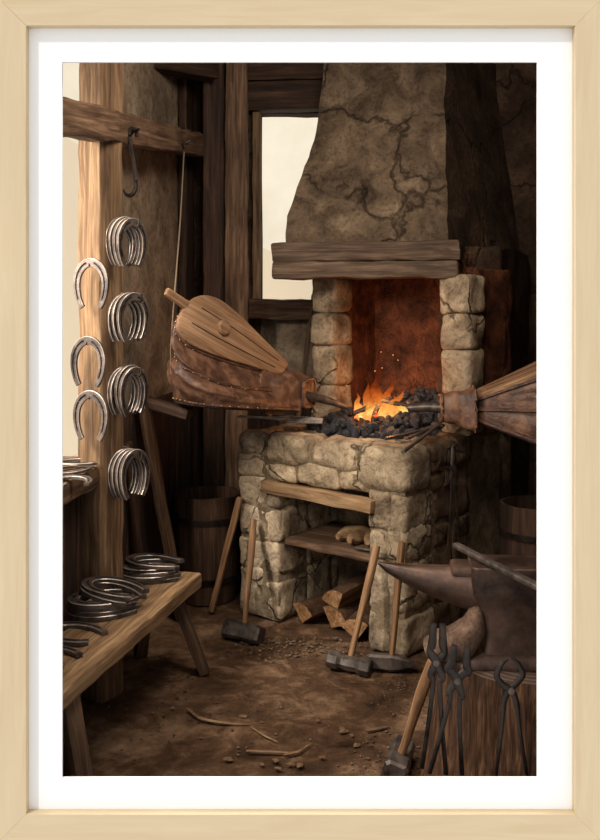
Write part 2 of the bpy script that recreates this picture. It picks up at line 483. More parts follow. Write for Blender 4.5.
# ------------------------------------------------------------------ timbers of the left wall
def post(name, x, y, z0, z1, w, d, rot, mat, label, cat='wooden post'):
    bm = beam_bm(z1-z0, w, d, .007, .012, R.random()*40)
    m_ = T(x, y, z0) @ Matrix.Rotation(rot, 4, 'Z') @ Matrix.Rotation(-math.pi/2, 4, 'Y')
    o = obj(name, bm, M[mat], None, m_)
    return tag(o, label, cat)
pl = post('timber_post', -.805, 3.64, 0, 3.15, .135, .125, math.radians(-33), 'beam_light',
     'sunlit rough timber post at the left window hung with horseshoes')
o = beam('cross_rail', P(40, 113, 2.95), P(200, 146, 5.3), .10, .125, 'beam', up=(0,0,1), rough=.008)
tag(o, 'rough horizontal timber rail crossing the window and carrying the iron hook', 'timber rail')
post('corner_post', (213-300)*5.2/900, 5.24, 0, 3.15, .15, .13, math.radians(8), 'beam_dark', 'dark timber post in the corner behind the bellows rope')  # this post and the next paint one post's shaded and window-lit faces
post('corner_post', (236.5-300)*5.15/900, 5.17, 0, 3.15, .12, .13, math.radians(2), 'beam', 'brown timber post standing directly left of the small back window')
o = beam('tie_beam', P(100, 50, 4.6), P(212, 70, 5.1), .12, .12, 'beam_dark'); tag(o, 'dark tie beam high in the left corner above the rail', 'ceiling beam')
for i, z_ in enumerate((.62, .3)): pass
# beam seen over the back window
# ------------------------------------------------------------------ forge
A = V((-.29, 4.6, 0)); FR = Matrix.Translation(A) @ Matrix.Rotation(math.radians(-38.4), 4, 'Z')
W_, DP, TZ = .97, .6, .93
forge = thing('forge', 'stone blacksmith forge with plastered hood, timber mantel and burning hearth', 'forge', FR)
def FL(s, t, z): return FR @ V((s, t, z))
bs = bmesh.new()
sid = [0]
def st(s0, s1, t0, t1, z0, z1, bm=bs, rnd=.024, rough=.015, gap=-.002, mi=0):
    sid[0] += 1
    jit = lambda k: (R.random()-.5)*k
    sx, sy, sz = s1-s0-gap+jit(.006), t1-t0-gap, z1-z0-gap
    rm = Matrix.Rotation(jit(.04), 4, 'Z') @ Matrix.Rotation(jit(.05), 4, 'Y')
    mt = T((s0+s1)/2, (t0+t1)/2+jit(.012), (z0+z1)/2) @ rm
    n = lambda q: max(5, min(14, int(q/.022)))
    gridbox(bm, sx, sy, sz, 0, 0, 0, n(sx), n(sy), n(sz), min(rnd, .42*min(sx, sy, sz)), rough, 9, sid[0]*1.37, mt, mi)
# left pier
for z0, z1 in ((0,.23), (.23,.40), (.40,.56), (.56,.71)):
    if z0 == .23: st(-.035, .235, 0, .24, z0, z1)
    elif z0 == 0: st(-.035, .13, 0, .24, 0, .25); st(.13, .235, 0, .24, 0, .2)
    elif z0 == .40: st(-.035, .10, 0, .24, z0, z1); st(.10, .24, 0, .24, z0-.01, z1)
    else: st(-.035, .16, 0, .24, z0, z1); st(.15, .24, 0, .24, z0, z1-.03)
    st(-.035, .235, .24, .45, z0, z1); st(-.035, .235, .45, .6, z0, z1)
for z0, z1 in ((0,.19), (.19,.42), (.42,.55), (.55,.74)):
    w_ = .02*R.random()
    if z0 == .42: st(.765, .87, 0, .2, z0, z1); st(.87, .97, 0, .24, z0, z1+.03)
    elif z0 == .19: st(.765, .97, 0, .25, z0, z1)
    else: st(.765, .89, 0, .22, z0, z1); st(.885, .97, 0, .26, z0, z1-.01)
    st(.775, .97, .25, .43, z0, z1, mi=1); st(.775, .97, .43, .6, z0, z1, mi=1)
st(-.035, .15, 0, .22, .70, .82); st(.15, .34, 0, .22, .71, .79); st(.34, .60, 0, .22, .70, .81); st(.60, .765, 0, .22, .71, .80)
st(-.04, .15, -.012, .2, .81, .935, rnd=.04); st(.15, .43, -.014, .2, .79, .93, rnd=.04); st(.43, .70, -.012, .2, .80, .93, rnd=.04)
st(.70, .985, -.018, .22, .73, .935, rnd=.045, rough=.014)
for t0, t1 in ((.2,.42), (.42,.62)):
    st(-.035, .2, t0, t1, .8, .93); st(-.035, .2, t0, t1, .70, .8)
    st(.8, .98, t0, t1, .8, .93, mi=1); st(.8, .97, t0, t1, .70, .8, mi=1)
st(.2,.5,.2,.42,.8,.925); st(.5,.8,.2,.42,.8,.925)
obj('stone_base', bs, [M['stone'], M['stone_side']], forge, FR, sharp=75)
bm = bmesh.new()
for (s0,s1,t0,t1,z0,z1) in ((-.025,.226,.009,.58,0,.9), (.773,.962,.008,.58,0,.9), (.2,.8,.5,.58,0,.9), (-.025,.962,.008,.58,.715,.90), (.03,.95,.58,1.12,0,.92)):
    gridbox(bm, s1-s0, t1-t0, z1-z0, (s0+s1)/2, (t0+t1)/2, (z0+z1)/2, 10, 8, 10, .01, .004, 9, s0)
obj('mortar_core', bm, M['mortar'], forge, FR)
bm = beam_bm(.66, .07, .058, .005, .008, 3); obj('lintel', bm, M['bench'], forge, FR @ T(.15, -.005, .672) @ Matrix.Rotation(.02, 4, 'Y'))
bm = bmesh.new(); gridbox(bm, .55, .42, .035, .5, .25, .40, 12, 8, 3, .008, .005, 8, 5); obj('shelf', bm, M['beam'], forge, FR)
# columns and firebox
for s0 in (0.0, .82):
    bc = bmesh.new(); z = .93
    for hgt in (.2, .22, .18, .2):
        st(s0, s0+.165, .56, .74, z, z+hgt, bc, .026, .014, -.004); z += hgt
    obj('column', bc, M['stone'], forge, FR, sharp=75)
bm = bmesh.new()
gridbox(bm, .13, .34, .86, .085, .86, 1.33, 5, 10, 14, .01, .012, 9, 5)
gridbox(bm, .13, .34, .86, .90, .86, 1.33, 5, 10, 14, .01, .012, 9, 6)
gridbox(bm, .95, .1, .86, .49, 1.04, 1.33, 24, 4, 20, .01, .012, 9, 7)
obj('firebox', bm, M['brick'], forge, FR, sharp=70)
# mantel beam, 15 degrees off the picture plane
m0, m1 = P(271, 260, 4.72), P(460, 263, 4.46)
mz = (m0.z+m1.z)/2
bm = beam_bm((m1-m0).length, .22, .1, .009, .012, 12); off = V((.05, .19, 0)).normalized()*.11
mm = frame_from(V((m0.x, m0.y, mz+.052))+off, V((m1.x-m0.x, m1.y-m0.y, 0)))
obj('mantel_beam', bm, M['mantel'], forge, mm)
bm = beam_bm((m1-m0).length-.01, .21, .088, .012, .014, 22)
obj('mantel_beam', bm, M['mantel'], forge, mm @ T(.004, 0, -.092))
bm = beam_bm(.2, .04, .19, .006, .01, 31)
# hood: lofted plaster
def ringh(z, flx, fly, frx, fry, brx, blx, n=14):
    pts = []
    cs = [V((flx,fly,z)), V((frx,fry,z)), V((brx,YB+.02,z)), V((blx,YB+.02,z))]
    for i in range(4):
        a, b_ = cs[i], cs[(i+1)%4]
        for k_ in range(n): pts.append(a.lerp(b_, k_/n))
    return pts
lv = [(1.87,-.078,4.86,.765,4.64,1.36,.0), (2.05,-.058,4.88,.765,4.68,1.34,.02), (2.24,-.004,4.92,.768,4.72,1.31,.05), (2.42,.05,4.97,.77,4.77,1.28,.08),
      (2.64,.098,5.02,.772,4.83,1.25,.13), (2.85,.13,5.06,.782,4.88,1.22,.17), (3.16,.17,5.1,.80,4.95,1.2,.2)]
prof = []
for i in range(len(lv)-1):
    for k_ in range(6):
        t_ = k_/6; prof.append([lv[i][q]*(1-t_)+lv[i+1][q]*t_ for q in range(7)])
prof.append(list(lv[-1]))
bm = bmesh.new(); rings = []
for pr in prof:
    rg = ringh(*pr)
    rings.append([p + nrm(p, 4, .02) + nrm(p, 13, .008) if p.y < YB-.02 else p for p in rg])
vs = loft(bm, rings)
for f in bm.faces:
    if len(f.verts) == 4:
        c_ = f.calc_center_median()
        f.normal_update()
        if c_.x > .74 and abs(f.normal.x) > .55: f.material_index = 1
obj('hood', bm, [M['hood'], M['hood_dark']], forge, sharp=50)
bm = bmesh.new()
for (cs, z0, z1) in (([V((.55,YB,0)), V((.93,4.72,0)), V((1.06,4.78,0)), V((1.40,YB,0))], 0, 1.88),):
    rings = []
    for i in range(24):
        z = z0+(z1-z0)*i/23; rg = []
        for q in range(4):
            for k_ in range(8):
                p = cs[q].lerp(cs[(q+1)%4], k_/8); p = V((p.x, p.y, z)); rg.append(p+nrm(p, 5, .022))
        rings.append(rg)
    loft(bm, rings)
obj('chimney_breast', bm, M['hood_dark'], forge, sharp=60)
bm = bmesh.new()   # underside slab closing the hood over the firebox
loft(bm, [[V((-.03,4.9,z)), V((.74,4.68,z)), V((1.3,YB,z)), V((.05,YB,z))] for z in (1.80, 1.86)])
obj('smoke_shelf', bm, M['hood_dark'], forge)

# coal bed
fc = V((.46, .60)); 
def mound(s, t):
    r2 = ((s-fc.x)/.36)**2 + ((t-fc.y)/.40)**2
    h_ = .085*max(0, 1-r2) + .13*max(0, 1-(((s-.60)/.22)**2+((t-.86)/.2)**2))
    return .93 + h_
bm = bmesh.new(); n = 30; g = [[None]*(n+1) for _ in range(n+1)]
for i in range(n+1):
    for j in range(n+1):
        s = .09+.76*i/n; t = .19+.8*j/n
        g[i][j] = bm.verts.new((s, t, mound(s, t)-.012+noise.noise(V((s*30,t*30,0)))*.008))
for i in range(n):
    for j in range(n): bm.faces.new([g[i][j], g[i+1][j], g[i+1][j+1], g[i][j+1]])
co_ = obj('coal_dust', bm, M['coal'], None, FR); tag(co_, 'bed of fine black coal and ash under the lumps on the forge hearth', 'coal dust', kind='stuff')
lump_me = []
for i in range(7):
    bm = bmesh.new(); ball(bm, (i, 0, 0), .5, 2, (1, .8+.05*i, .7), .55)
    for v_ in bm.verts: v_.co.x -= i
    me = bpy.data.meshes.new('coal_lump'); bm.to_mesh(me); bm.free(); me.materials.append(M['coal']); lump_me.append(me)
emb_me = []
for i in range(3):
    me = lump_me[i].copy(); me.materials.clear(); me.materials.append(M['ember']); emb_me.append(me)
fire_st = V((.475, .50))
cnt = 0
pts_ = []
for k_ in range(4000):
    if cnt >= 290: break
    s = .1+.74*R.random(); t = .19+.78*R.random()
    r2 = ((s-fc.x)/.38)**2+((t-fc.y)/.42)**2
    if r2 > 1: continue
    sz = R.choice([.020,.026,.034,.044,.052])
    if any((s-a)**2+(t-b_)**2 < ((sz+c_)*.40)**2 for a, b_, c_ in pts_): continue
    pts_.append((s, t, sz)); cnt += 1
    df = math.hypot(s-fire_st.x, t-fire_st.y)
    em_ = df < .085 or (df < .13 and R.random() < .4)
    me = R.choice(emb_me if em_ else lump_me)
    o = bpy.data.objects.new('glowing_coal' if em_ else 'coal_lump', me); COL.objects.link(o)
    setw(o, FR @ T(s, t, mound(s, t)+sz*.22) @ Matrix.Rotation(R.random()*6, 4, V((R.random(), R.random(), 1)).normalized()) @ Matrix.Scale(sz*1.25, 4))
    if em_: tag(o, 'coal glowing orange in the heart of the fire under the flames', 'coal', 'glowing coals under the fire')
    else: tag(o, 'black coal lump heaped on the forge hearth around the fire', 'coal', 'black coals heaped on the hearth')
# charred sticks in the fire
def fl2w(s, t, z): return FL(s, t, z)
for (p0, p1, r_, lb) in ((P(353,414,4.62), P(392,398,4.66), .016, 'charred stick lying across the left of the fire and sloping up rightwards'),
                     (P(381,401,4.62), P(408,406,4.6), .014, 'short charred stick on the right side of the fire'),
                     (P(372,424,4.52), P(379,405,4.6), .013, 'upright charred billet at the front of the fire')):
    bm = bmesh.new(); L_ = (p1-p0).length
    tube(bm, [(0,0,0), (L_*.5,.004,.003), (L_,0,0)], [r_*.8, r_, r_*.75], 9, 6, .8, wob=.006)
    tag(obj('charred_stick', bm, M['charred'], None, frame_from(p0, p1-p0)), lb, 'firewood')
# flames
fire = thing('fire', 'orange and yellow fire burning in the coals on the forge', 'fire', T(P(378, 419, 4.66)))
fb = P(378, 419, 4.66)
for (px, hpx, w, lean, dy) in ((377,49,.030,1,0), (369,33,.026,-4,.02), (387,35,.028,6,.03), (396,24,.022,8,-.01), (361,20,.018,-5,0), (382,24,.030,-3,-.05), (371,20,.026,2,-.05), (392,18,.022,2,-.06), (403,14,.016,5,.01)):
    y_ = 4.66+dy; h_ = 1.22*hpx*y_/900
    b0 = P(px, 419-2, y_); fl_m = bmesh.new()
    path = [b0, b0+V((lean*.0012+.008,0,h_*.22)), b0+V((lean*.001-.009,0.004,h_*.48)), b0+V((lean*.003+.008,0,h_*.76)), b0+V((lean*.004-.003,0,h_))]
    path = [p-fb for p in path]
    tube(fl_m, path, [w*.9, w*1.25, w*1.05, w*.58, w*.26, .001], 14, 8, .55, up=(0,1,0), wob=.011)
    obj('flame', fl_m, M['flame'], fire, T(fb))
for (px, py) in ((381,352),(393,355),(382,368),(375,371),(398,360)):
    bm = bmesh.new(); ball(bm, (0,0,0), .0018, 1)
    tag(obj('spark', bm, M['spark'], None, T(P(px,py,4.7))), 'tiny orange spark rising above the flames', 'spark', 'sparks above the fire')

# ------------------------------------------------------------------ bellows
def bellows(label, Nt, Tt, vt, Nb, Tb, vb, boot0, boot1, noz, mid_out, handle=None, knob=True, nlev=26, q0=.0):
    root = thing('bellows', label, 'bellows', T(Nb))
    Q = [0,.15,.3,.5,.68,.82,.93,.985,1.0]; Wd = [.30,.44,.6,.82,.97,1.0,.82,.45,0]
    half = smooth_path([V((q, w, 0)) for q, w in zip(Q, Wd)], 4)
    out = [(p.x, max(0, p.y)) for p in half] + [(p.x, -max(0, p.y)) for p in reversed(half[:-1])]
    def ring(Np, Tp, v_): return [Np.lerp(Tp, q) + v_*w for q, w in out]
    rt, rb = ring(Nt, Tt, vt), ring(Nb, Tb, vb)
    th = .022
    nt_ = (Tt-Nt).cross(vt).normalized()
    if nt_.z < 0: nt_ = -nt_
    nb_ = (Tb-Nb).cross(vb).normalized()
    if nb_.z < 0: nb_ = -nb_
    for nm, rg, nn, sg in (('top_board', rt, nt_, 1), ('bottom_board', rb, nb_, -1)):
        th = .022 if sg > 0 else .012
        cen = sum(rg, V())/len(rg)
        fm = frame_from(rg[0], (Tt-Nt) if sg > 0 else (Tb-Nb), nn); iv = fm.inverted()
        bm = bmesh.new()
        lay = []
        for off_, sc_ in ((0, 1.02), (.004, 1.035), (th-.004, 1.03), (th, 1.0)):
            lay.append([iv @ (cen+(p-cen)*sc_+nn*off_*sg) for p in rg])
        loft(bm, lay, True, True)
        if sg > 0:   # seams between planks
            pass
        o = obj(nm, bm, M['board' if sg > 0 else 'beam_dark'], root, fm, sharp=35)
        if sg > 0: topb, topfm = o, fm
    th = .022
    # dark seams of the planks, shallow grooves as thin strips sunk in the top
    for wv in (-.33, .36):
        bm = bmesh.new(); pp = []
        for q in (.08,.3,.5,.7,.9):
            pp.append(Nt.lerp(Tt, q)+vt*wv*(.4+.6*min(1, q*1.5))+nt_*(th+.0005))
        iv = topfm.inverted(); tube(bm, [iv @ p for p in pp], .0028, 5, 4, .5)
        obj('plank_seam', bm, M['beam_dark'], topb, topfm)
    # leather body with a rib half way
    bm = bmesh.new(); rings = []; ribs = []
    for i in range(nlev+1):
        t = i/nlev; rg = []
        for j, (q, w) in enumerate(out):
            pb, pt_ = rb[j], rt[j]
            p = pb.lerp(pt_, t)
            cen = Nb.lerp(Tb, .6).lerp(Nt.lerp(Tt, .6), t)
            o_ = p-cen; ax_ = (Tt-Nt).normalized()
            o_ = (o_ - ax_*0.0).normalized()
            fold = abs(math.sin(t*math.pi*2))           # two bulges with a rib between
            gap_ = (pt_-pb).length
            amt = mid_out*(.25+.75*math.sin(t*math.pi))*min(1, gap_/.3)*min(1, q*1.6)
            cr = (noise.noise(V((q*1.6+j*.05, t*9+math.sin(j*.15)*1.2, 1.7)))*.044 + noise.noise(V((q*3.5+j*.12, t*17, 4)))*.018)*min(1, q*1.4)
            p = p + o_*(amt*.55 + fold*amt*.6 + cr*math.sin(t*math.pi))
            rg.append(p)
        rings.append(rg)
        if i in (nlev//2,): ribs.append(rg)
    loft(bm, rings, True, False)
    lb = obj('leather_body', bm, M['leather'], root, sharp=80)
    for rg in ribs + [[a.lerp(b_, .02) for a, b_ in zip(rb, rt)], [b_.lerp(a, .02) for a, b_ in zip(rb, rt)]]:
        bm = bmesh.new(); cen = sum(rg, V())/len(rg)
        seq = [p+(p-cen).normalized()*.006 for p in rg]
        tube(bm, seq, .010, 6, 1, .9, smooth=False)
        for j in range(2, len(seq)-1, 2):
            p = seq[j]; d_ = (p-cen).normalized()
            ball(bm, p+d_*.009+V((0,-.002,0)), .0042, 1, mi=1)
        for f in bm.faces:
            if len(f.verts) == 3: f.material_index = 1
        o = obj('leather_strip', bm, [M['leather_dark'], M['stud']], root)
    # boot
    bm = bmesh.new(); rgs = []
    nb2 = 12
    (c0, ax0, up0), (c1, ax1, up1) = boot0, boot1
    for i in range(nb2+1):
        t = i/nb2; c_ = c0.lerp(c1, t); a_ = ax0.lerp(ax1, t); u_ = up0.lerp(up1, t); rg = []
        for k_ in range(28):
            th_ = 2*math.pi*k_/28; cs_, sn_ = math.cos(th_), math.sin(th_)
            cx_ = math.copysign(abs(cs_)**.45, cs_); sy_ = math.copysign(abs(sn_)**.45, sn_)
            p = c_+a_*cx_+u_*sy_
            p = p + (p-c_).normalized()*(.010*math.sin(t*9+k_*.3)+noise.noise(V((t*3, k_*.4, 2)))*.012)*math.sin(math.pi*min(1,t*1.1+.05))
            rg.append(p)
        rgs.append(rg)
    loft(bm, rgs, True, True)
    o = obj('leather_boot', bm, M['leather'], root, sharp=60)
    for rg in (rgs[0], rgs[-1]):
        bm = bmesh.new(); tube(bm, rg+[rg[0]], .008, 6, 1, 1, smooth=False)
        if rg is rgs[0]:
            for k_ in range(1, 28, 3): ball(bm, rg[k_]+(rg[k_]-c0).normalized()*.008, .005, 1)
            for f in bm.faces:
                if len(f.verts) == 3: f.material_index = 1
        obj('boot_hem', bm, [M['leather_dark'], M['stud']], o)
    bm = bmesh.new(); tube(bm, noz[0], noz[1], 14, 6); obj('nozzle', bm, M['iron'], root)
    if knob:
        kc = Nt.lerp(Tt, .66)+nt_*(th)+vt*.12
        bm = bmesh.new(); lathe(bm, [(.001,0),(.034,0),(.036,.004),(.036,.014),(.030,.019),(.001,.019)], 24)
        obj('valve_cap', bm, M['board'], root, frame_from(kc, (Tt-Nt), nt_))
    if handle:
        bm = bmesh.new(); L_ = (handle[1]-handle[0]).length
        fm = frame_from(handle[0], handle[1]-handle[0], nt_)
        gridbox(bm, L_, .05, .024, L_/2, 0, 0, 12, 5, 4, .008, .002, 8, 3)
        for v_ in bm.verts:
            v_.co.y *= 1.1-.35*v_.co.x/L_
        obj('handle', bm, M['board'], root, fm)
    return root
Nt, Tt = P(281,369,4.48), P(183,310,4.12)
vt = V((.056,.085,.098))
Nb, Tb = P(292,409,4.50), P(183,402,4.14)
vb = V((-.10,.135,0))
u_t = (Tt-Nt).normalized()
bellows('large tan leather bellows with wooden top board left of the fire', Nt, Tt, vt, Nb, Tb, vb,
        (P(273,388,4.42), V((.045,.09,.035)), V((-.02,0,.105))), (P(309,393,4.52), V((.03,.055,.0)), V((0,0,.068))),
        ([P(300,394,4.5), P(325,400,4.56), P(346,407,4.60)], [.026,.02,.013]), .068,
        handle=(Nt.lerp(Tt, .86)+V((0,0,.024)), P(166,291,4.05)))
Nt, Tt = P(474,398,4.33), P(640,330,4.1)
Nb, Tb = P(474,418,4.33), P(640,478,4.1)
bellows('dark leather bellows reaching in from the right edge toward the fire', Nt, Tt, V((0,.22,0)), Nb, Tb, V((0,.22,0)),
        (P(473,409,4.3), V((0,.08,0)), V((.0,0,.10))), (P(441,408,4.38), V((0,.06,0)), V((0,0,.062))),
        ([P(450,408,4.4), P(430,407,4.45), P(409,408,4.5)], [.028,.024,.022]), .03, knob=False)
# rope to the beam and support rail
bm = bmesh.new(); top = P(184,152,4.66); hp = P(174,301,4.08)
tube(bm, [top, top.lerp(hp,.5)+V((.004,0,0)), hp], .0035, 6, 10)
tube(bm, [hp, P(171,345,4.1), P(171,378,4.12)], .003, 6, 6)
tag(obj('rope', bm, M['rope']), 'thin rope hanging from the rail to the left bellows handle', 'rope')
bm = bmesh.new(); q = P(185,143,4.67)
tube(bm, [q+V((-.03,.02,-.0)), q+V((-.01,-.02,-.01)), q+V((.015,-.025,.0)), q+V((.03,-.02,.012))], .005, 6)
tube(bm, [q+V((-.02,0,-.018)), q+V((0,-.022,-.022)), q+V((.02,-.01,-.008))], .004, 6)
tag(obj('iron_staple', bm, M['iron_dark']), 'bent iron staple on the rail holding the bellows rope', 'staple')
o = beam('support_rail', V((wx(4.4)+.01, 4.36, 1.125)), V((-.52, 4.26, 1.06)), .07, .05, 'beam_dark')
tag(o, 'short dark timber bracket under the tail of the left bellows', 'bracket')
# S hook
bm = bmesh.new()
dz = lambda dx, dy: P(131+dx, 131+dy, 3.72)
tube(bm, [dz(6,6), dz(5,0), dz(0,-2), dz(-2,6), dz(1,22), dz(4,40), dz(5,54), dz(2,63), dz(-4,64), dz(-8,58)], [.008,.009,.009,.009,.008,.008,.009,.009,.008,.004], 8, 6)
o = obj('iron_hook', bm, M['iron_dark']); o.location.y += 0; tag(o, 'black iron S-hook hanging from the rail above the post', 'hook')
bm = bmesh.new(); tube(bm, [dz(-4,4)+V((0,.05,0)), dz(2,1)+V((0,-.0,0)), dz(9,-1)+V((0,-.02,0))], .006, 6)
tag(obj('iron_nail', bm, M['iron_dark']), 'thick iron nail in the rail that carries the S-hook', 'nail')

# ------------------------------------------------------------------ horseshoes
def shoe_mesh():
    bm = bmesh.new()
    path = []
    for i in range(41):
        a = math.radians(-62 + 304*i/40) if False else None
        t = i/40*2-1                           # -1 heel, 0 toe, 1 heel
        ph = t*math.radians(143)
        x = .058*math.sin(ph)*(1.0 if abs(t) < .6 else 1)
        y = .075*math.cos(ph)
        if abs(t) > .62: y -= (abs(t)-.62)*.055
        path.append(V((x, y, 0)))
    sect = [(-.5,-.5),(.5,-.5),(.5,.34),(.43,.5),(.13,.5),(.08,.15),(-.10,.15),(-.15,.5),(-.43,.5),(-.5,.34)]
    rings = []
    for i, p in enumerate(path):
        d = (path[min(i+1,40)]-path[max(i-1,0)]).normalized(); nrm_ = V((-d.y, d.x, 0))
        t = abs(i/40*2-1); w = .029*(1-.38*max(0,t-.3)/.7); thk = .0115
        groove = 1 if .12 < t < .86 else 0
        rg = []
        for a, b_ in sect:
            if not groove and b_ == .15: b_ = .5
            rg.append(p + nrm_*a*w + V((0,0,b_*thk)))
        rings.append(rg)
    vs = loft(bm, rings)
    bm.faces.ensure_lookup_table()
    for i_ in range(len(rings)-1):
        for k_ in range(10):
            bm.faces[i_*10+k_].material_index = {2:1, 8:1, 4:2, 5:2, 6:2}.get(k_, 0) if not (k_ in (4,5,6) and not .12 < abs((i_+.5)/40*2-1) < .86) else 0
    for t in (-.7,-.52,-.34,.34,.52,.7):       # nail heads sitting in the groove
        i = int((t+1)/2*40); ball(bm, path[i]+V((0,0,.0025)), .0028, 1)
    me = bpy.data.meshes.new('horseshoe'); bmesh.ops.recalc_face_normals(bm, faces=bm.faces); bm.to_mesh(me); bm.free()
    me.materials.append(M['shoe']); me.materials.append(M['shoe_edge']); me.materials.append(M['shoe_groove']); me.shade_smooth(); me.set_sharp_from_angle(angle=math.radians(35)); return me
SH = shoe_mesh()
def shoe(mat, label, group=None, sc=1.0):
    o = bpy.data.objects.new('horseshoe', SH); COL.objects.link(o)
    setw(o, mat @ Matrix.Scale(sc, 4)); tag(o, label, 'horseshoe', group); return o
def face_mat(p, nrm_, up=(0,0,1)):      # local +z -> nrm, local +y -> up
    z = V(nrm_).normalized(); y = V(up) - z*V(up).dot(z); y.normalize(); x = y.cross(z)
    m_ = Matrix((x, y, z)).transposed().to_4x4(); m_.translation = V(p); return m_
nl = V((-.545,-.84,0)); 
for (px, py, w) in ((91,283,'topmost'), (88,361,'middle'), (90.5,415,'lowest')):
    shoe(face_mat(P(px,py+1,3.48), (-.36,-.93,0), (.03 if px < 90 else 0,0,1)), w+' of three single horseshoes hung flat on the sunlit post face', 'single horseshoes on the post', 1.12)
    bm = bmesh.new(); q = P(px, py-17, 3.5); tube(bm, [q+V((.01,.06,0)), q+V((0,-.02,0)), q+V((-.002,-.026,.008))], .0035, 6)
    tag(obj('iron_nail', bm, M['iron_dark']), 'nail through the toe of the '+w+' single horseshoe on the post', 'nail')
for bi, (px, py, w, cnt_) in enumerate(((124,243,'top', 5), (126,317,'second', 4), (126,389,'third', 5), (127,471,'bottom', 5))):
    nd = V((.74,-.67,.0)).normalized()
    c0 = P(px-8, py, 3.66); stp = .0235 if cnt_ == 5 else .030
    for k_ in range(cnt_):
        nn = (nd + V((R.uniform(-.07,.07)+(k_-2)*.085, R.uniform(-.05,.05), R.uniform(-.05,.05)))).normalized()
        c_ = c0 + nd*(k_*stp+.012) + V((.0,0,R.uniform(-.006,.004)))
        pos = ['innermost, against the post', 'second from the post', 'third from the post', 'fourth from the post', 'outermost, nearest the nail tip'][k_ if k_ < cnt_-1 else 4]
        shoe(face_mat(c_, nn, (R.uniform(-.08,.08),0,1)), 'horseshoe in the %s of four hanging bundles, %s' % (w, pos), 'horseshoes in the %s hanging bundle' % w, 1.12)
    bm = bmesh.new(); q = c0 + V((0,0,.063)); tube(bm, [q-nd*.03, q+nd*stp*cnt_, q+nd*(stp*cnt_+.028), q+nd*(stp*cnt_+.034)+V((0,0,.03))], .0045, 7)
    tag(obj('iron_nail', bm, M['iron_dark']), 'upturned nail carrying the %s hanging bundle of horseshoes' % w, 'nail')
# ledge
zl = .953
for (px, py, rz, lb) in ((76,462,1.7,'horseshoe lying at the back of the window ledge beside the post'),
                      (68,470,2.6,'horseshoe lying open end inward in the middle of the window ledge'),
                      (72,481,.4,'horseshoe nearest the front edge of the window ledge')):
    p = PZ(px, py, zl+.006); shoe(T(p) @ Matrix.Rotation(rz, 4, 'Z') , lb, 'horseshoes on the window ledge', 1.0)
# ------------------------------------------------------------------ bench
BZ = .43
fr_, fl_ = PZ(201,573,BZ), PZ(163,555,BZ)
dirb = (V((-.43,3.87,0))-V((-.735,2.62,0))).normalized()
bench = thing('wooden_bench', 'rough low wooden bench carrying two stacks of horseshoes', 'bench', T(fr_.x, fr_.y, 0))
nr_ = fr_-dirb*1.42; nl_ = V((wx(2.55)+.06, 2.6, BZ)); flx = fr_ + V((-.24,.045,0))
bm = bmesh.new(); rings = []; nn = 36
for i in range(nn+1):
    t = i/nn; r_ = fr_.lerp(nr_, t); l_ = flx.lerp(nl_, t)
    rg = []
    for (u_, z_) in ((0,0),(.03,.004),(.25,.002),(.49,.0),(.5,-.006),(.51,0),(.75,.003),(.97,.003),(1,-.004),(1,-.03),(.99,-.058),(.5,-.06),(.01,-.058),(0,-.03)):
        p = l_.lerp(r_, u_); p.z = BZ+z_; p += nrm(p, 8, .006)+nrm(p, 25, .002)
        rg.append(p)
    rings.append(rg)
fm = frame_from(fr_, -dirb); iv = fm.inverted()
loft(bm, [[iv @ p for p in rg] for rg in rings]); obj('seat_plank', bm, M['bench'], bench, fm, sharp=45)
def leg(p0, p1, w=.055):
    beam('leg', p0, p1, w, w*.9, 'beam', bench, rough=.004)
leg(P(176,598,3.84), V(PZ(205,673,0)))
leg(P(150,585,3.9), V((-.72,4.05,0)))
leg(V((nr_.x+.0,2.83,BZ-.05))+V((.02,0,0)), V((-.665,2.78,0)), .07)
leg(V((-.93,2.8,BZ-.05)), V((-.96,2.72,0)), .06)
def stack(cpx, cpy, offs, sc, name):
    base = PZ(cpx, cpy, BZ+.002)
    n_ = len(offs)
    for i, (dx, dy, rz, tx, ty) in enumerate(offs):
        p = base + V((dx, dy, .009+.0145*i))
        o_ = ['lowest','second lowest','middle','second from the top','topmost'][i] if n_ == 5 else ['lowest','second lowest','third from the bottom','fourth from the bottom','second from the top','topmost'][i]
        shoe(T(p) @ Matrix.Rotation(rz, 4, 'Z') @ Matrix.Rotation(tx, 4, 'X') @ Matrix.Rotation(ty, 4, 'Y'), '%s horseshoe of the %s stack on the bench' % (o_, name), 'horseshoes of the %s bench stack' % name, sc)
stack(102, 612, [(0,0,1.9,0,0),(.005,.006,2.05,.02,0),(-.004,.004,1.85,0,.02),(0,.0,2.1,.03,0),(.03,.028,1.05,.12,.05),(.036,.034,1.15,.10,.04)], 1.42, 'nearer')
stack(150, 578, [(0,0,1.7,0,0),(.004,-.004,1.9,.02,0),(-.004,.0,1.6,0,.02),(.0,.004,1.85,.02,0),(.014,.014,1.35,.05,.03)], 1.35, 'farther')
p = PZ(72, 633, BZ+.012); shoe(T(p) @ Matrix.Rotation(1.15, 4, 'Z'), 'single horseshoe lying on the bench just in front of the nearer stack', 'loose horseshoes on the bench', 1.3)
p = PZ(47, 656, BZ+.012); shoe(T(p) @ Matrix.Rotation(1.2, 4, 'Z'), 'single horseshoe nearest the picture edge at the front of the bench', 'loose horseshoes on the bench', 1.2)

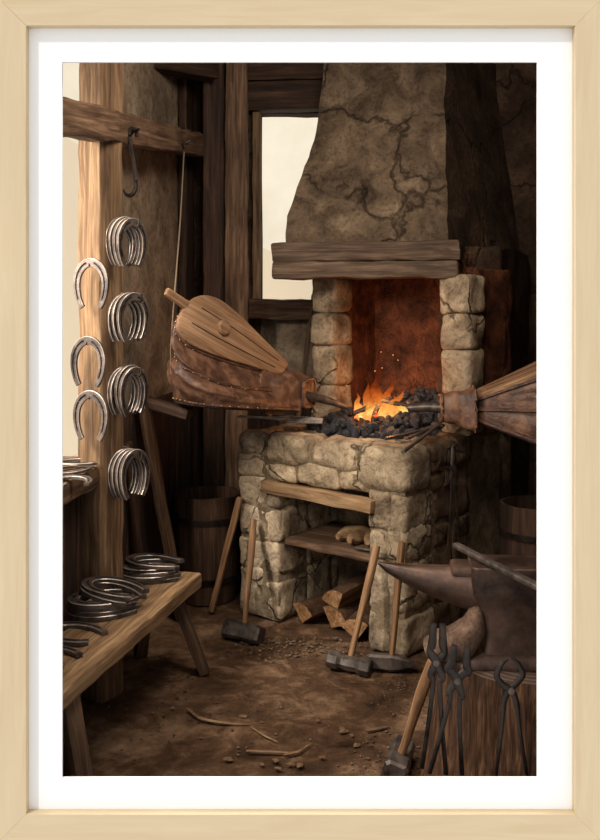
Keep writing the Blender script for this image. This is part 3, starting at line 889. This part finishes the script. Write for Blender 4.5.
# ------------------------------------------------------------------ barrels, planks, poles
def barrel(p, r_, h_, label, mat='barrel'):
    root = thing('barrel', label, 'barrel', T(p))
    bm = bmesh.new(); seg = 60; rings = []
    prof = [(r_*.84,0),(r_*.92,h_*.2),(r_*.97,h_*.45),(r_*.985,h_*.7),(r_,h_-.012),(r_+.002,h_),(r_-.014,h_+.002),(r_-.018,h_-.02),(r_*.9,h_*.5),(r_*.8,.04),(.01,.04)]
    for (rr, z) in prof:
        rg = []
        for k_ in range(seg):
            g_ = 1-.012*(k_ % 5 == 0); th_ = 2*math.pi*k_/seg
            q = V((rr*g_*math.cos(th_), rr*g_*math.sin(th_), z)); rg.append(q + nrm(q+V(p), 6, .006))
        rings.append(rg)
    loft(bm, rings, True, False); obj('barrel_body', bm, M[mat], root, T(p), sharp=30)
    for hz_ in (h_*.22, h_*.78):
        rr = r_*(.925 if hz_ < h_*.5 else .99)
        bm = bmesh.new(); rg = []
        lathe(bm, [(rr+.002, hz_-.014), (rr+.008, hz_-.014), (rr+.009, hz_+.014), (rr+.003, hz_+.014)], 40, False)
        obj('hoop', bm, M['iron_dark'], root, T(p))
    return root
barrel((-.50,4.86,0), .178, .56, 'open wooden barrel in the dark corner under the left bellows')
barrel((1.14,4.35,0), .17, .62, 'shadowed open wooden barrel beyond the anvil at the right edge', 'plank')  # darker wood variant puts the dim corner's shade into the colour
o = beam('plank', V((-.60,4.55,0)), V((wx(4.25)+.075,4.28,1.17)), .085, .03, 'beam', up=(.9,-.4,.4)); tag(o, 'brown plank leaning on the left wall below the horseshoe bundles', 'plank')
o = beam('plank', V((-.74,4.32,0)), V((wx(4.1)+.06,4.12,.95)), .05, .03, 'beam_dark', up=(.9,-.4,.4)); tag(o, 'narrow dark plank leaning on the left wall nearer the post', 'plank')
o = beam('wooden_pole', P(300,372,5.30), P(314,292,5.40), .028, .028, 'bench'); 
o2 = beam('wooden_stake', V((-.455,4.62,0)), P(240,497,4.58), .032, .032, 'handle'); tag(o2, 'bare wooden stake leaning against the left side of the forge', 'stake')
# the pole reaches the floor
bpy.data.objects.remove(o)
pt = P(314,294,5.38); pb_ = V((.02-.13,5.22,0)); 
o = beam('wooden_pole', V((-.13,5.15,0)), pt, .03, .03, 'beam'); tag(o, 'thin wooden pole leaning upright between the window and the forge column', 'pole')

# ------------------------------------------------------------------ hammers
def hammer(head_p, top, label, kind, hd, mat='iron', hr=.0135):
    root = thing('sledge_hammer', label, 'hammer', T(head_p))
    head_p, top = V(head_p), V(top)
    bm = bmesh.new(); L_ = (top-head_p).length+.02
    st_ = head_p-(top-head_p).normalized()*.02
    tube(bm, [(0,0,0),(L_*.3,.002,0),(L_*.65,-.002,.001),(L_,0,0)], [hr*.95,hr*.95,hr*1.1,hr*1.35,hr*1.2], 10, 6, 1.2)
    obj('handle', bm, M['handle'], root, frame_from(st_, top-head_p))
    bm = bmesh.new()
    if kind == 'sledge':
        pr = [(-.085,.030),(-.080,.034),(-.045,.034),(-.03,.026),(0,.03),(.03,.026),(.045,.034),(.08,.034),(.085,.030)]
        rings = [[V((x, r_*math.cos(2*math.pi*(k_+.5)/8), r_*math.sin(2*math.pi*(k_+.5)/8))) for k_ in range(8)] for x, r_ in pr]
    elif kind == 'square':
        pr = [(-.09,.028,.030),(-.082,.036,.036),(-.03,.036,.036),(0,.03,.033),(.03,.036,.036),(.07,.036,.036),(.08,.030,.032)]
        rings = [[V((x, a*sy, b_*sz)) for sy, sz in ((-1,-.7),(-.7,-1),(.7,-1),(1,-.7),(1,.7),(.7,1),(-.7,1),(-1,.7))] for x, a, b_ in pr]
    else:
        pr = [(-.085,.024,.024),(-.08,.028,.028),(-.03,.028,.028),(0,.028,.03),(.03,.026,.026),(.07,.02,.014),(.10,.016,.004)]
        rings = [[V((x, a*sy, b_*sz)) for sy, sz in ((-1,-.7),(-.7,-1),(.7,-1),(1,-.7),(1,.7),(.7,1),(-.7,1),(-1,.7))] for x, a, b_ in pr]
    rings = [[p*1.15 for p in rg] for rg in rings]
    loft(bm, rings)
    obj('hammer_head', bm, M[mat], root, frame_from(head_p, hd, (top-head_p)), sharp=25)
hammer((-.262,4.24,.036), (-.232,4.50,.50), 'square headed sledge hammer leaning on the left forge pier', 'square', (.9,-.45,-.04))
hammer((.213,3.88,.034), (.345,4.03,.50), 'round faced sledge hammer leaning on the right forge pier', 'sledge', (.93,-.35,-.1))
hammer((.395,3.90,.03), (.450,3.965,.535), 'wedge headed hammer leaning on the outer corner of the right pier', 'peen', (.97,-.2,0))
hammer((.335,3.06,.034), (.418,2.84,.455), 'hammer leaning against the stump at the bottom edge', 'square', (.25,.95,0))

# ------------------------------------------------------------------ tongs
def tongs(fm, label, L=.42, spread=.07, jaw=.085, jw=.02, r_=.0065, kind='flat', mat='iron_dark', group=None):
    """local +x: jaws, -x: handles (reins), plane xy"""
    root = thing('tongs', label, 'tongs', fm, group)
    for sg in (1, -1):
        bm = bmesh.new()
        if kind == 'round':
            pts = [(-L, -sg*spread, 0), (-L*.6, -sg*spread*.72, 0), (-L*.2, -sg*spread*.32, 0), (-.03, -sg*.016, 0), (0, 0, 0), (.02, sg*.024, 0), (jaw*.55, sg*jw*1.9, 0), (jaw*.95, sg*jw*1.2, 0), (jaw*1.12, sg*jw*.25, 0)]
            rd = [r_*.8, r_*.8, r_*.9, r_*1.4, r_*1.6, r_*1.5, r_*1.5, r_*1.1, r_*.5]
        else:
            pts = [(-L, -sg*spread, 0), (-L*.6, -sg*spread*.6, 0), (-L*.2, -sg*spread*.28, 0), (-.04, -sg*.018, 0), (0, 0, 0), (.02, sg*.016, 0), (jaw*.35, sg*jw*1.25, 0), (jaw*.6, sg*jw*.9, 0), (jaw*1.25, sg*jw*.75, 0)]
            rd = [r_*.9, r_*.85, r_*.95, r_*1.3, r_*1.8, r_*1.6, r_*1.3, r_*1.7, r_*1.25]
        tube(bm, [(x, y, z+sg*.004) for x, y, z in pts], rd, 8, 5, .75)
        obj('tong_arm', bm, M[mat], root, fm)
    bm = bmesh.new(); lathe(bm, [(.0005,-.014),(.009,-.013),(.010,-.008),(.010,.008),(.009,.013),(.0005,.014)], 14); obj('rivet', bm, M['iron'], root, fm)
    return root
def plane_m(p, xdir, normal):
    z = V(normal).normalized(); x = V(xdir); x = (x - z*x.dot(z)).normalized(); y = z.cross(x)
    m_ = Matrix((x, y, z)).transposed().to_4x4(); m_.translation = V(p); return m_
tongs(plane_m(P(437,662,2.52), (.02,0,1), (-.35,-.93,.05)), 'iron tongs with tall square jaws hanging leftmost on the stump', .30, .035, .085, .016, .0075)
tongs(plane_m(P(457,680,2.49), (.12,0,1), (-.1,-.99,.05)), 'iron tongs with narrow open jaws hanging beside the anvil foot', .265, .045, .075, .024, .0075)
tongs(plane_m(P(510,690,2.455), (0,0,1), (.1,-.99,.05)), 'round jawed iron tongs with widely parted reins hanging on the stump front', .525, .075, .075, .020, .006, 'round')
tongs(plane_m(V((.69,4.28,.80))+V((.784,-.621,0))*.045, (0,0,1), (.784,-.621,0)), 'thin iron tongs hanging on the shadowed right side of the forge', .36, .045, .09, .016, .0085, mat='iron')
bm = bmesh.new(); tube(bm, [V((.70,4.30,.885))-V((.784,-.621,0))*.02, V((.70,4.30,.885))+V((.784,-.621,0))*.08], .006, 6); tag(obj('iron_nail', bm, M['iron_dark']), 'iron peg in the forge side holding the thin tongs', 'nail')
pa, pb2 = PZ(379,448,.978), PZ(436,426,.992)
tongs(plane_m(pb2, V((pb2.x-pa.x, pb2.y-pa.y, 0)), (0,0,1)), 'iron tongs lying on the right front corner of the forge top', .47, .05, .05, .014, .010, mat='iron')
pa, pb2 = P(239,409,4.60), P(286,419,4.56)
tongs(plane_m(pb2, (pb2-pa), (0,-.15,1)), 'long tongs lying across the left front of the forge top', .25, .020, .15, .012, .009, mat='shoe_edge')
bm = bmesh.new(); pa = PZ(403,452,.985); pb2 = PZ(440,424,.995); tube(bm, [pa, pa.lerp(pb2,.5), pb2], [.009,.008,.010], 8)
tag(obj('iron_rod', bm, M['iron']), 'bright iron rod beside the tongs on the forge corner', 'rod')

# ------------------------------------------------------------------ shelf contents and firewood
zs = .4225
for i, (s, t, rz, lb) in enumerate(((.56,.20,.9,'left curved wood scrap on the forge shelf'), (.62,.19,1.15,'middle curved wood scrap on the forge shelf'), (.68,.22,1.4,'right curved wood scrap on the forge shelf'))):
    bm = bmesh.new(); tube(bm, [(-.07,-.012,.014),(-.03,.008,.016),(.02,.012,.022),(.07,-.012,.014)], [.010,.022,.020,.008], 8, 6, 1.1, wob=.004)
    tag(obj('wood_scrap', bm, M['bench'], None, FR @ T(s,t,zs+.008) @ Matrix.Rotation(rz, 4, 'Z') @ Matrix.Scale(1.45, 4)), lb, 'wood scrap', 'curved wood scraps on the forge shelf')
bm = bmesh.new(); tube(bm, [(0,0,0),(.1,.002,0),(.19,0,0)], .007, 8)
tag(obj('iron_rod', bm, M['iron'], None, FR @ T(.66,.06,zs+.009) @ Matrix.Rotation(.15, 4, 'Z')), 'short iron rod lying on the forge shelf', 'rod')
def log(p, d_, L_, r_, a0, label, rot=0):
    bm = bmesh.new(); n_ = 10
    sect = [V((0,0))]
    arc = math.radians(a0)
    for k_ in range(n_+1):
        th_ = -arc/2+arc*k_/n_; sect.append(V((r_*math.cos(th_), r_*math.sin(th_))))
    cen = V((r_*.45, 0)); rings = []
    for i in range(9):
        x = L_*i/8; rings.append([V((x+noise.noise(V((q.x*40,q.y*40,i)))*.004, (q-cen).x*(1+.04*noise.noise(V((i*.7,q.x*20,q.y*20)))), (q-cen).y+noise.noise(V((i*.5,q.x*9,1)))*.006)) for q in sect])
    vs = loft(bm, rings)
    for f in bm.faces:
        if len(f.verts) == 4:
            idx = sum(1 for v_ in f.verts if (V((v_.co.y,v_.co.z))+cen).length > r_*.9)
            if idx == 4: f.material_index = 1
    o = obj('firewood_log', bm, [M['log'], M['bark']], None, frame_from(p, d_) @ Matrix.Rotation(rot, 4, 'X'), sharp=30)
    return tag(o, label, 'firewood', 'split logs under the forge')
din = (FR.to_3x3() @ V((.12, 1, 0)))
log(FL(.33,.07,.045), FR.to_3x3() @ V((.25,1,.08)), .36, .1, 95, 'split firewood log at the left under the forge shelf', 1.7)
log(FL(.50,.10,.05), FR.to_3x3() @ V((.1,1,.04)), .34, .105, 100, 'split firewood log in the middle of the pile under the forge', 1.9)
log(FL(.66,.05,.045), FR.to_3x3() @ V((-.2,1,.05)), .34, .1, 90, 'split firewood log at the right behind the leaning hammer', 1.4)
log(FL(.50,.10,.135), FR.to_3x3() @ V((.05,1,.1)), .32, .1, 90, 'split firewood log lying on top of the others under the forge', 1.2)

# ------------------------------------------------------------------ stump and anvil
SC = V((.735, 2.86, 0)); SR = .31; SZ = .50
bm = bmesh.new(); rings = []; seg = 96
for i, z in enumerate([0,.04,.1,.18,.26,.34,.42,.48,SZ]):
    fl_r = SR*(1.16-.16*min(1, z/.3)); rg = []
    for k_ in range(seg):
        th_ = 2*math.pi*k_/seg
        c_, s_ = math.cos(th_), math.sin(th_)
        rr = fl_r + .010*noise.noise(V((c_*7, s_*7, z*1.2))) + .010*noise.noise(V((c_*22, s_*22, z*1.5))) + .008*noise.noise(V((c_*2, s_*2, 5)))
        if z > .47: rr -= .006
        rg.append(V((rr*c_, rr*s_, z + (.006*noise.noise(V((c_*9, s_*9, 0))) if z >= .48 else 0))))
    rings.append(rg)
loft(bm, rings, True, False)
st_root = thing('stump', 'thick weathered tree stump carrying the anvil', 'stump', T(SC))
obj('stump_side', bm, M['stump'], st_root, T(SC), sharp=70)
m_, nt, b = newmat('end_grain'); M['end'] = m_
tc = nt.nodes.new('ShaderNodeTexCoord'); wv = N(nt, 'ShaderNodeTexWave', wave_type='RINGS', rings_direction='Z', Scale=14.0, Distortion=3.0, Detail=3.0)
nt.links.new(tc.outputs['Object'], wv.inputs['Vector'])
nt.links.new(ramp(nt, wv.outputs['Fac'], [(0, c255(44,31,23)), (1, c255(84,62,46))]), b.inputs['Base Color']); b.inputs['Roughness'].default_value = .85
bump(nt, b, wv.outputs['Fac'], .3, .004)
bm = bmesh.new()
loft(bm, [[V((p.x*f_, p.y*f_, SZ+dz_+nrm(p*f_, 9, .003).z)) for p in rings[-1]] for f_, dz_ in ((.995,-.003),(.8,.0),(.5,.0),(.2,0),(.02,0))], True, False)
obj('stump_top', bm, M['end'], st_root, T(SC))
AM = T(.52, 2.76, SZ) @ Matrix.Rotation(math.radians(-5), 4, 'Z')   # local x along the anvil away from the horn, y depth, z up
anv = thing('anvil', 'old iron anvil with long pointed horn on the tree stump', 'anvil', AM)
ah = .30
bm = bmesh.new()       # body: stack of rounded rectangles from foot to face
def rrect(x0, x1, hw, z, n_=8, r_=.02):
    pts = []
    for (cx_, cy_, a0) in ((x1-r_, hw-r_, 0), (x0+r_, hw-r_, 90), (x0+r_, -hw+r_, 180), (x1-r_, -hw+r_, 270)):
        for k_ in range(n_): 
            a = math.radians(a0+90*k_/(n_-1)); pts.append(V((cx_+r_*math.cos(a), cy_+r_*math.sin(a), z)))
    return pts
body = [(.02,.42,.075,.0),(.035,.40,.068,.04),(.045,.38,.060,.10),(.035,.39,.060,.15),(.01,.42,.068,.19),(0,.44,.075,.22),(0,.44,.075,ah-.004),(.003,.437,.072,ah)]
loft(bm, [rrect(x0, x1, hw, z) for x0, x1, hw, z in body])
for v_ in bm.verts: v_.co += nrm(v_.co, 10, .002)
obj('anvil_body', bm, M['anvil'], anv, AM, sharp=30)
bm = bmesh.new()
foot = [(-.05,.47,.088,0),(-.05,.47,.089,.014),(-.03,.45,.08,.026),(.02,.42,.07,.04)]
loft(bm, [rrect(x0, x1, hw, z, 8, .035) for x0, x1, hw, z in foot])
for v_ in bm.verts: v_.co += nrm(v_.co, 9, .006)
obj('anvil_foot', bm, M['anvil'], anv, AM, sharp=60)
bm = bmesh.new(); rings = []
for i in range(13):
    t = i/12; x = .02-.30*t; ry = .066*(1-t)**.62+.004; rzz = .062*(1-t)**.75+.004
    zc = ah-.012-rzz*(1.0)-.006*math.sin(t*3)+.004*t
    rings.append([V((x, ry*math.cos(2*math.pi*k_/20), zc+rzz*(math.sin(2*math.pi*k_/20) if math.sin(2*math.pi*k_/20) > 0 else 1.15*math.sin(2*math.pi*k_/20)))) for k_ in range(20)])
loft(bm, rings)
obj('horn', bm, M['anvil'], anv, AM, sharp=50)
bm = bmesh.new(); gridbox(bm, .075, .11, .03, -.02, 0, ah-.022, 8, 8, 5, .012, .003, 9, 3); obj('step', bm, M['anvil'], anv, AM)
# pale throat under the horn
bm = bmesh.new(); tube(bm, [(.03,-.03,.21),(.018,-.04,.165),(.0,-.045,.11),(-.035,-.035,.065),(-.085,-.02,.045),(-.125,0,.03)], [.012,.022,.044,.054,.046,.03], 16, 6, 1.1, up=(0,1,0), wob=.006)
obj('throat', bm, M['anvil_foot'], anv, AM)
# bar on the anvil
pa, pb2 = PZ(455,543,.822), PZ(553,592,.818)
bm = bmesh.new(); L_ = (pb2-pa).length
gridbox(bm, L_, .026, .018, L_/2, 0, 0, 20, 5, 5, .006, .001, 9, 3)
tag(obj('iron_bar', bm, M['iron'], None, frame_from(pa+V((0,0,-.006)), pb2-pa)), 'long flat iron bar lying across the anvil face', 'bar')

# ------------------------------------------------------------------ floor litter
def twig(pts, r_, label, mat='chip'):
    P3 = [PZ(x, y, .006) for x, y in pts]; c_ = P3[0].copy()
    bm = bmesh.new(); tube(bm, [p-c_ for p in P3], [r_*.6, r_, r_*.8, r_*.4], 7, 5, .8, wob=.002)
    tag(obj('twig', bm, M[mat], None, T(c_)), label, 'twig')
twig([(187,709),(202,719),(224,723),(250,725)], .008, 'long curved twig on the dirt floor in front of the bench', 'bench')
twig([(250,727),(265,736),(278,742)], .004, 'thin short twig end on the dirt between the two long twigs', 'bench')
twig([(246,751),(270,752),(288,753)], .007, 'straight pale twig on the floor at the bottom centre', 'chip')
twig([(284,755),(298,752),(310,744)], .006, 'short bent pale twig on the floor at the bottom centre', 'chip')
twig([(366,731),(378,729),(390,726)], .008, 'pale splinter of wood on the floor left of the stump hammer', 'chip')
R2 = random.Random(3)
for i, (px, py, sz) in enumerate(((344,731,.022),(352,735,.014),(357,745,.020),(276,760,.018),(262,764,.014),(291,764,.016),(228,759,.018),(243,716,.02),(342,728,.012),(262,722,.01),(322,757,.012),(300,765,.02),(278,768,.015),(318,720,.012))):
    bm = bmesh.new(); ball(bm, (0,0,0), 1, 2, (1.4,.8,.35), .9)
    o = obj('wood_chip', bm, M['chip'], None, T(PZ(px,py,.004)) @ Matrix.Rotation(R2.random()*3, 4, 'Z') @ Matrix.Scale(sz*.65, 4))
    tag(o, 'small flat chip lying on the dirt floor in the foreground', 'chip', 'chips scattered on the dirt floor')
bm = bmesh.new()
def scatter(n_, c_, rx, ry, smin, smax):
    for _ in range(n_):
        a = R2.random()*6.283; q = R2.random()**.6
        p = V((c_[0]+math.cos(a)*rx*q, c_[1]+math.sin(a)*ry*q, 0))
        if (FR.inverted() @ p).y > -.01 and (FR.inverted() @ p).x > -.02 and ((FR.inverted() @ p).x < .25 or (FR.inverted() @ p).x > .75): continue
        s_ = R2.uniform(smin, smax); ball(bm, p+V((0,0,.002)), s_, 1, (1, R2.uniform(.6,1), .6), .4)
scatter(240, (.02,4.12), .35, .16, .003, .009)
scatter(160, (.45,3.62), .18, .22, .002, .006)
scatter(110, (.30,3.15), .14, .2, .002, .006)
scatter(80, (-.2,3.2), .4, .4, .002, .007)
scatter(60, (-.55,3.6), .25, .5, .003, .009)
tag(obj('gravel', bm, M['gravel']), 'fine gravel and coal grit scattered over the dirt floor', 'gravel', kind='stuff')

# ------------------------------------------------------------------ outside
bm = bmesh.new(); rings = []
for i in range(21):
    x = -6+12*i/20; z = 2.55 - .42*x if x > -1.6 else 3.2-.2*(x+1.6)
    z = 1.95+.0*x - .55*(x+.05) + .12*noise.noise(V((x*1.3, 0, 0)))
    rings.append([V((x, 8.5, max(.2, z))), V((x, 8.9, max(.15, z-.3))), V((x, 8.9, -1)), V((x, 8.5, -1))])
loft(bm, rings)
o = obj('hill', bm, M['snow']); struct(o)

# ------------------------------------------------------------------ light
w = bpy.data.worlds.new('World'); S.world = w; w.use_nodes = True; nt = w.node_tree
bg = nt.nodes['Background']; tc = nt.nodes.new('ShaderNodeTexCoord'); sp = nt.nodes.new('ShaderNodeSeparateXYZ')
nt.links.new(tc.outputs['Generated'], sp.inputs[0])
cl = nz(nt, tc.outputs['Generated'], 9, 5, .6)
sky = ramp(nt, cl, [(.3, (.76,.66,.49)), (.7, (.94,.85,.69))])
f_ = ramp(nt, math_(nt, 'ADD', math_(nt, 'MULTIPLY', sp.outputs['Y'], 2.5), .5), [(.3, (0,0,0)), (.7, (1,1,1))])
nt.links.new(mixc(nt, f_, (.90,.89,.88), sky), bg.inputs['Color']); 
gain = N(nt, 'ShaderNodeMath', operation='MULTIPLY_ADD'); nt.links.new(f_, gain.inputs[0]); gain.inputs[1].default_value = .12; gain.inputs[2].default_value = 1.0
nt.links.new(gain.outputs[0], bg.inputs['Strength'])

def lamp(name, kind, loc, target, power, col, **kw):
    l = bpy.data.lights.new(name, kind); l.energy = power; l.color = col
    for k_, v_ in kw.items(): setattr(l, k_, v_)
    o = bpy.data.objects.new(name, l); COL.objects.link(o); o.location = loc
    o.rotation_euler = (V(target)-V(loc)).to_track_quat('-Z', 'Y').to_euler(); return o
lamp('daylight_window', 'SPOT', (-1.7,1.9,2.3), (.0,4.3,.74), 235, (1,.91,.76), spot_size=math.radians(40), spot_blend=.35, shadow_soft_size=.2)
lamp('window_sky_left', 'AREA', (-1.5,2.95,2.1), (-.1,3.5,.2), 60, (1,.92,.8), size=.8)
lamp('added_fill', 'AREA', (.15,2.85,2.95), (.1,4.6,.8), 43, (1,.9,.78), size=.8)  # unseen fill added to brighten the room
lamp('fire_glow', 'POINT', P(380,395,4.60), (0,0,0), 4.5, (1,.40,.13), shadow_soft_size=.05)
lamp('fire_glow_back', 'POINT', P(385,380,4.85), (0,0,0), 1.5, (1,.36,.10), shadow_soft_size=.06)
lamp('gallery_sun', 'SUN', (-2,-1,5), (-2+.5,-1+.5,5-.7), 1.6, (1,.99,.98), angle=math.radians(2))

cam = bpy.data.cameras.new('camera'); co = bpy.data.objects.new('camera', cam); COL.objects.link(co)
co.location = (0,0,H); co.rotation_euler = (math.pi/2,0,0)
cam.sensor_fit = 'HORIZONTAL'; cam.sensor_width = 36; cam.lens = 36*F/600; cam.shift_y = -120/600
cam.clip_start = .05; S.camera = co
S.view_settings.view_transform = 'Standard'; S.view_settings.look = 'None'
S.view_settings.exposure = 0; S.view_settings.gamma = 1
S.cycles.use_denoising = True
